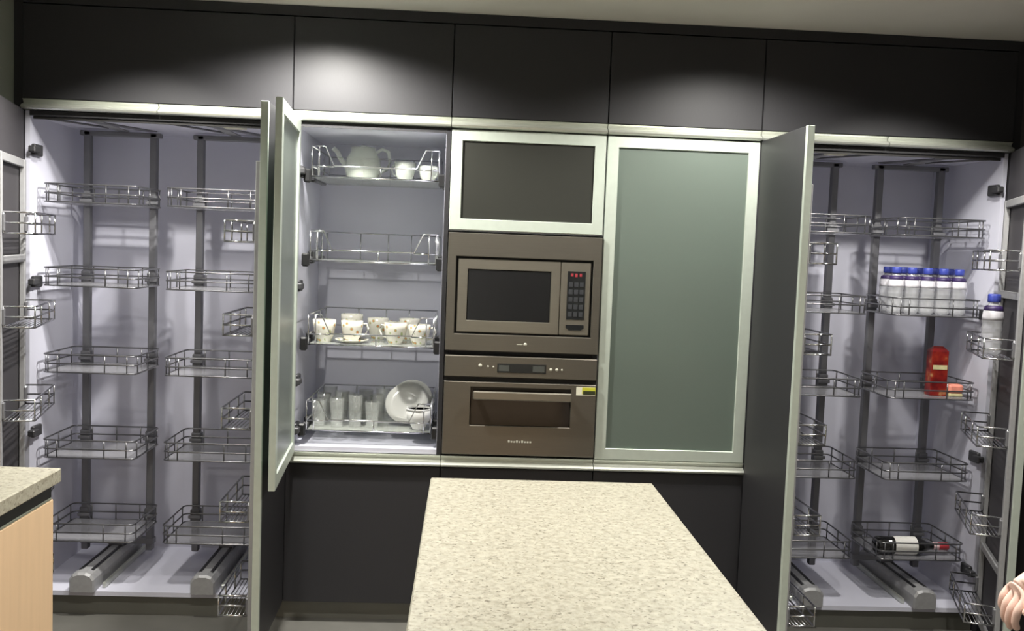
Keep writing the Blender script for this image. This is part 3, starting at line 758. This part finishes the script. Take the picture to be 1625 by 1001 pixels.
# wine bottle lying in the lowest basket
z5 = LV[0] + .0068
x0, y0, zc = 1.512, .130, z5 + .0372
t = thing('wine_bottle', 'dark wine bottle with white label lying in the lowest basket', 'bottle', (x0, y0, z5))
MB().lathe([(0, .006), (.030, 0), (.037, .006), (.037, .175), (.033, .195), (.020, .218), (.0145, .235), (.0145, .290), (0, .290)], (x0, y0, zc), 24, 'x').build('body', 'bottle_dark_glass', t)
MB().lathe([(.0374, .075), (.0376, .076), (.0376, .168), (.0374, .169)], (x0, y0, zc), 24, 'x').build('label', 'label_white', t, label='white paper label')
MB().lathe([(.0149, .246), (.0152, .247), (.0152, .268), (.0149, .269)], (x0, y0, zc), 18, 'x').build('neck_band', 'capsule_pink', t)
MB().lathe([(.0150, .269), (.0156, .270), (.0160, .308), (.012, .312), (0, .312)], (x0, y0, zc), 18, 'x').build('capsule', 'capsule_red', t, label='red foil capsule')

# ------------------------------------------------------------------ person at the right edge
def skin_mesh(name, pts, edges, radii, m, root, parent=None, sub=2):
    me = bpy.data.meshes.new(name); me.from_pydata(pts, edges, [])
    o = bpy.data.objects.new(name, me); C.objects.link(o)
    md = o.modifiers.new('skin', 'SKIN')
    sv = me.skin_vertices[0].data
    for i, r in enumerate(radii):
        sv[i].radius = (r, r) if not isinstance(r, tuple) else r
        sv[i].use_root = (i in root)
    s_ = o.modifiers.new('sub', 'SUBSURF'); s_.levels = sub; s_.render_levels = sub
    dg = bpy.context.evaluated_depsgraph_get(); dg.update()
    ev = bpy.data.meshes.new_from_object(o.evaluated_get(dg))
    bpy.data.objects.remove(o); ev.name = name
    for p in ev.polygons: p.use_smooth = True
    ev.materials.clear(); ev.materials.append(MATS[m])
    q = bpy.data.objects.new(name, ev); C.objects.link(q)
    if parent: q.parent = parent
    return q
def person():
    bx_, by_ = 1.43, -1.50
    t = thing('person', 'person in a cream top at the right edge, forearm bent forward', 'person', (bx_, by_, 0), 0, local=True)
    # local frame: faces -x (towards the island); left/right along y
    P, E, R = [], [], []
    def chain(seq, start=None):
        prev = start
        for p, r in seq:
            P.append(p); R.append(r); i = len(P) - 1
            if prev is not None: E.append((prev, i))
            prev = i
        return prev
    pelvis = chain([((0, 0, .93), (.13, .15))])
    chest = chain([((0, 0, 1.08), (.11, .13)), ((-.01, 0, 1.25), (.12, .16)), ((0, 0, 1.38), (.10, .14))], pelvis)
    neck = chain([((0, 0, 1.47), .055), ((-.015, 0, 1.53), .055)], chest)
    chain([((-.03, 0, 1.60), (.085, .075)), ((-.025, 0, 1.67), (.098, .080)), ((-.01, 0, 1.735), (.080, .070))], neck)
    for s_ in (-1, 1):
        chain([((0, s_ * .09, .86), .095), ((-.01, s_ * .10, .50), .062), ((.02, s_ * .10, .28), .055), ((.02, s_ * .10, .10), .040), ((-.03, s_ * .105, .045), .042), ((-.14, s_ * .115, .03), .033)], pelvis)
    # far arm hangs
    chain([((0, .19, 1.37), .058), ((.02, .235, 1.10), .043), ((-.03, .24, .88), .032), ((-.04, .24, .80), (.020, .036)), ((-.045, .24, .70), (.013, .03))], chest)
    # near arm: bent, forearm forward and down to the hand
    wr = chain([((0, -.19, 1.37), .058), ((-.06, -.225, 1.08), .045), ((-.29, -.205, .885), .034), ((-.385, -.20, .825), .028)], chest)
    palm = chain([((-.408, -.20, .805), (.022, .032)), ((-.430, -.20, .785), (.020, .036))], wr)
    for k in range(4):
        oy = -.030 + .020 * k; L = (.075, .085, .080, .062)[k]
        b = Vector((-.432, -.200 + oy, .783 + .003 * k))
        d1 = Vector((-.55, 0, -.8)).normalized(); d2 = Vector((-.1, 0.1, -1)).normalized(); d3 = Vector((.45, .1, -.9)).normalized()
        p1 = b + d1 * L * .40; p2 = p1 + d2 * L * .34; p3 = p2 + d3 * L * .26
        chain([(tuple(b), .0105), (tuple(p1), .0098), (tuple(p2), .0088), (tuple(p3), .0078)], palm)
    th = Vector((-.402, -.232, .808)); chain([(tuple(th), .014), (tuple(th + Vector((-.024, -.020, -.026))), .0115), (tuple(th + Vector((-.042, -.012, -.054))), .009)], palm - 1)
    body = skin_mesh('body', P, E, R, 'skin', {0}, t)
    # clothes
    tb = MB(); rings = [(.74, .150, .200, 0), (.86, .146, .192, 0), (.98, .132, .172, 0), (1.08, .124, .160, 0), (1.25, .136, .182, -.008), (1.35, .124, .195, -.004), (1.41, .100, .160, 0), (1.45, .078, .100, 0), (1.48, .066, .070, 0)]
    n = 24; vs_ = []
    for z, rx, ry, ox in rings:
        for k in range(n):
            a_ = 2 * math.pi * k / n; vs_.append((ox + rx * math.cos(a_), ry * math.sin(a_), z))
    tb.add(vs_, [(i * n + k, i * n + (k + 1) % n, (i + 1) * n + (k + 1) % n, (i + 1) * n + k) for i in range(len(rings) - 1) for k in range(n)] + [tuple(range(n))], True)
    to = tb.build('top', 'cream_cloth'); to.parent = t
    for sl in ([((0, .13, 1.385), .070), ((.005, .205, 1.31), .068), ((.02, .235, 1.10), .058), ((-.025, .24, .90), .050)],
               [((0, -.13, 1.385), .070), ((-.01, -.205, 1.31), .068), ((-.06, -.225, 1.08), .062), ((-.17, -.215, .985), .055), ((-.30, -.204, .885), .047), ((-.405, -.20, .812), .043)]):
        skin_mesh('sleeve', [p for p, r in sl], [(i, i + 1) for i in range(len(sl) - 1)], [r for p, r in sl], 'cream_cloth', {0}, t)
    P3 = [(0, 0, .92)]; E3 = []; R3 = [(.10, .11)]
    for s_ in (-1, 1):
        n = len(P3); P3 += [(0, s_ * .09, .84), (-.01, s_ * .10, .50), (.02, s_ * .10, .28), (.02, s_ * .10, .09)]; R3 += [.108, .078, .072, .068]
        E3 += [(0, n), (n, n + 1), (n + 1, n + 2), (n + 2, n + 3)]
    skin_mesh('trousers', P3, E3, R3, 'trouser_cloth', {0}, t)
    for s_ in (-1, 1):
        skin_mesh('shoe', [(.05, s_ * .105, .045), (-.04, s_ * .108, .045), (-.16, s_ * .115, .036)], [(0, 1), (1, 2)], [.044, .046, .036], 'shoe', {0}, t)
    # face and hair
    h = MB(); 
    n = 20
    prof = [(.02, .115), (.07, .09), (.098, .04), (.104, -.02), (.100, -.08), (.085, -.13)]
    h.lathe(prof, (0.012, 0, 1.68), n); ho = h.build('hair', 'hair'); ho.parent = t
    for s_ in (-1, 1):
        e = MB().lathe([(0, -.012), (.009, -.008), (.012, 0), (.009, .008), (0, .012)], (-.112, s_ * .032, 1.655), 12); eo = e.build('eye', 'eye_white'); eo.parent = t
        q = MB().lathe([(0, -.006), (.005, -.003), (.006, 0), (.005, .003), (0, .006)], (-.122, s_ * .032, 1.655), 10); qo = q.build('iris', 'hair'); qo.parent = eo
        ear = MB().lathe([(0, -.028), (.010, -.02), (.012, 0), (.008, .02), (0, .028)], (-.005, s_ * .094, 1.64), 10); er = ear.build('ear', 'skin'); er.parent = t
    nz = MB().add([(-.118, 0, 1.660), (-.115, .016, 1.612), (-.115, -.016, 1.612), (-.146, 0, 1.618)], [(0, 1, 3), (0, 3, 2), (1, 2, 3), (0, 2, 1)]).build('nose', 'skin'); nz.parent = t
    mo = MB().box(-.118, -.106, -.024, .024, 1.578, 1.590, .004).build('mouth', 'lip'); mo.parent = t
    return t
person()
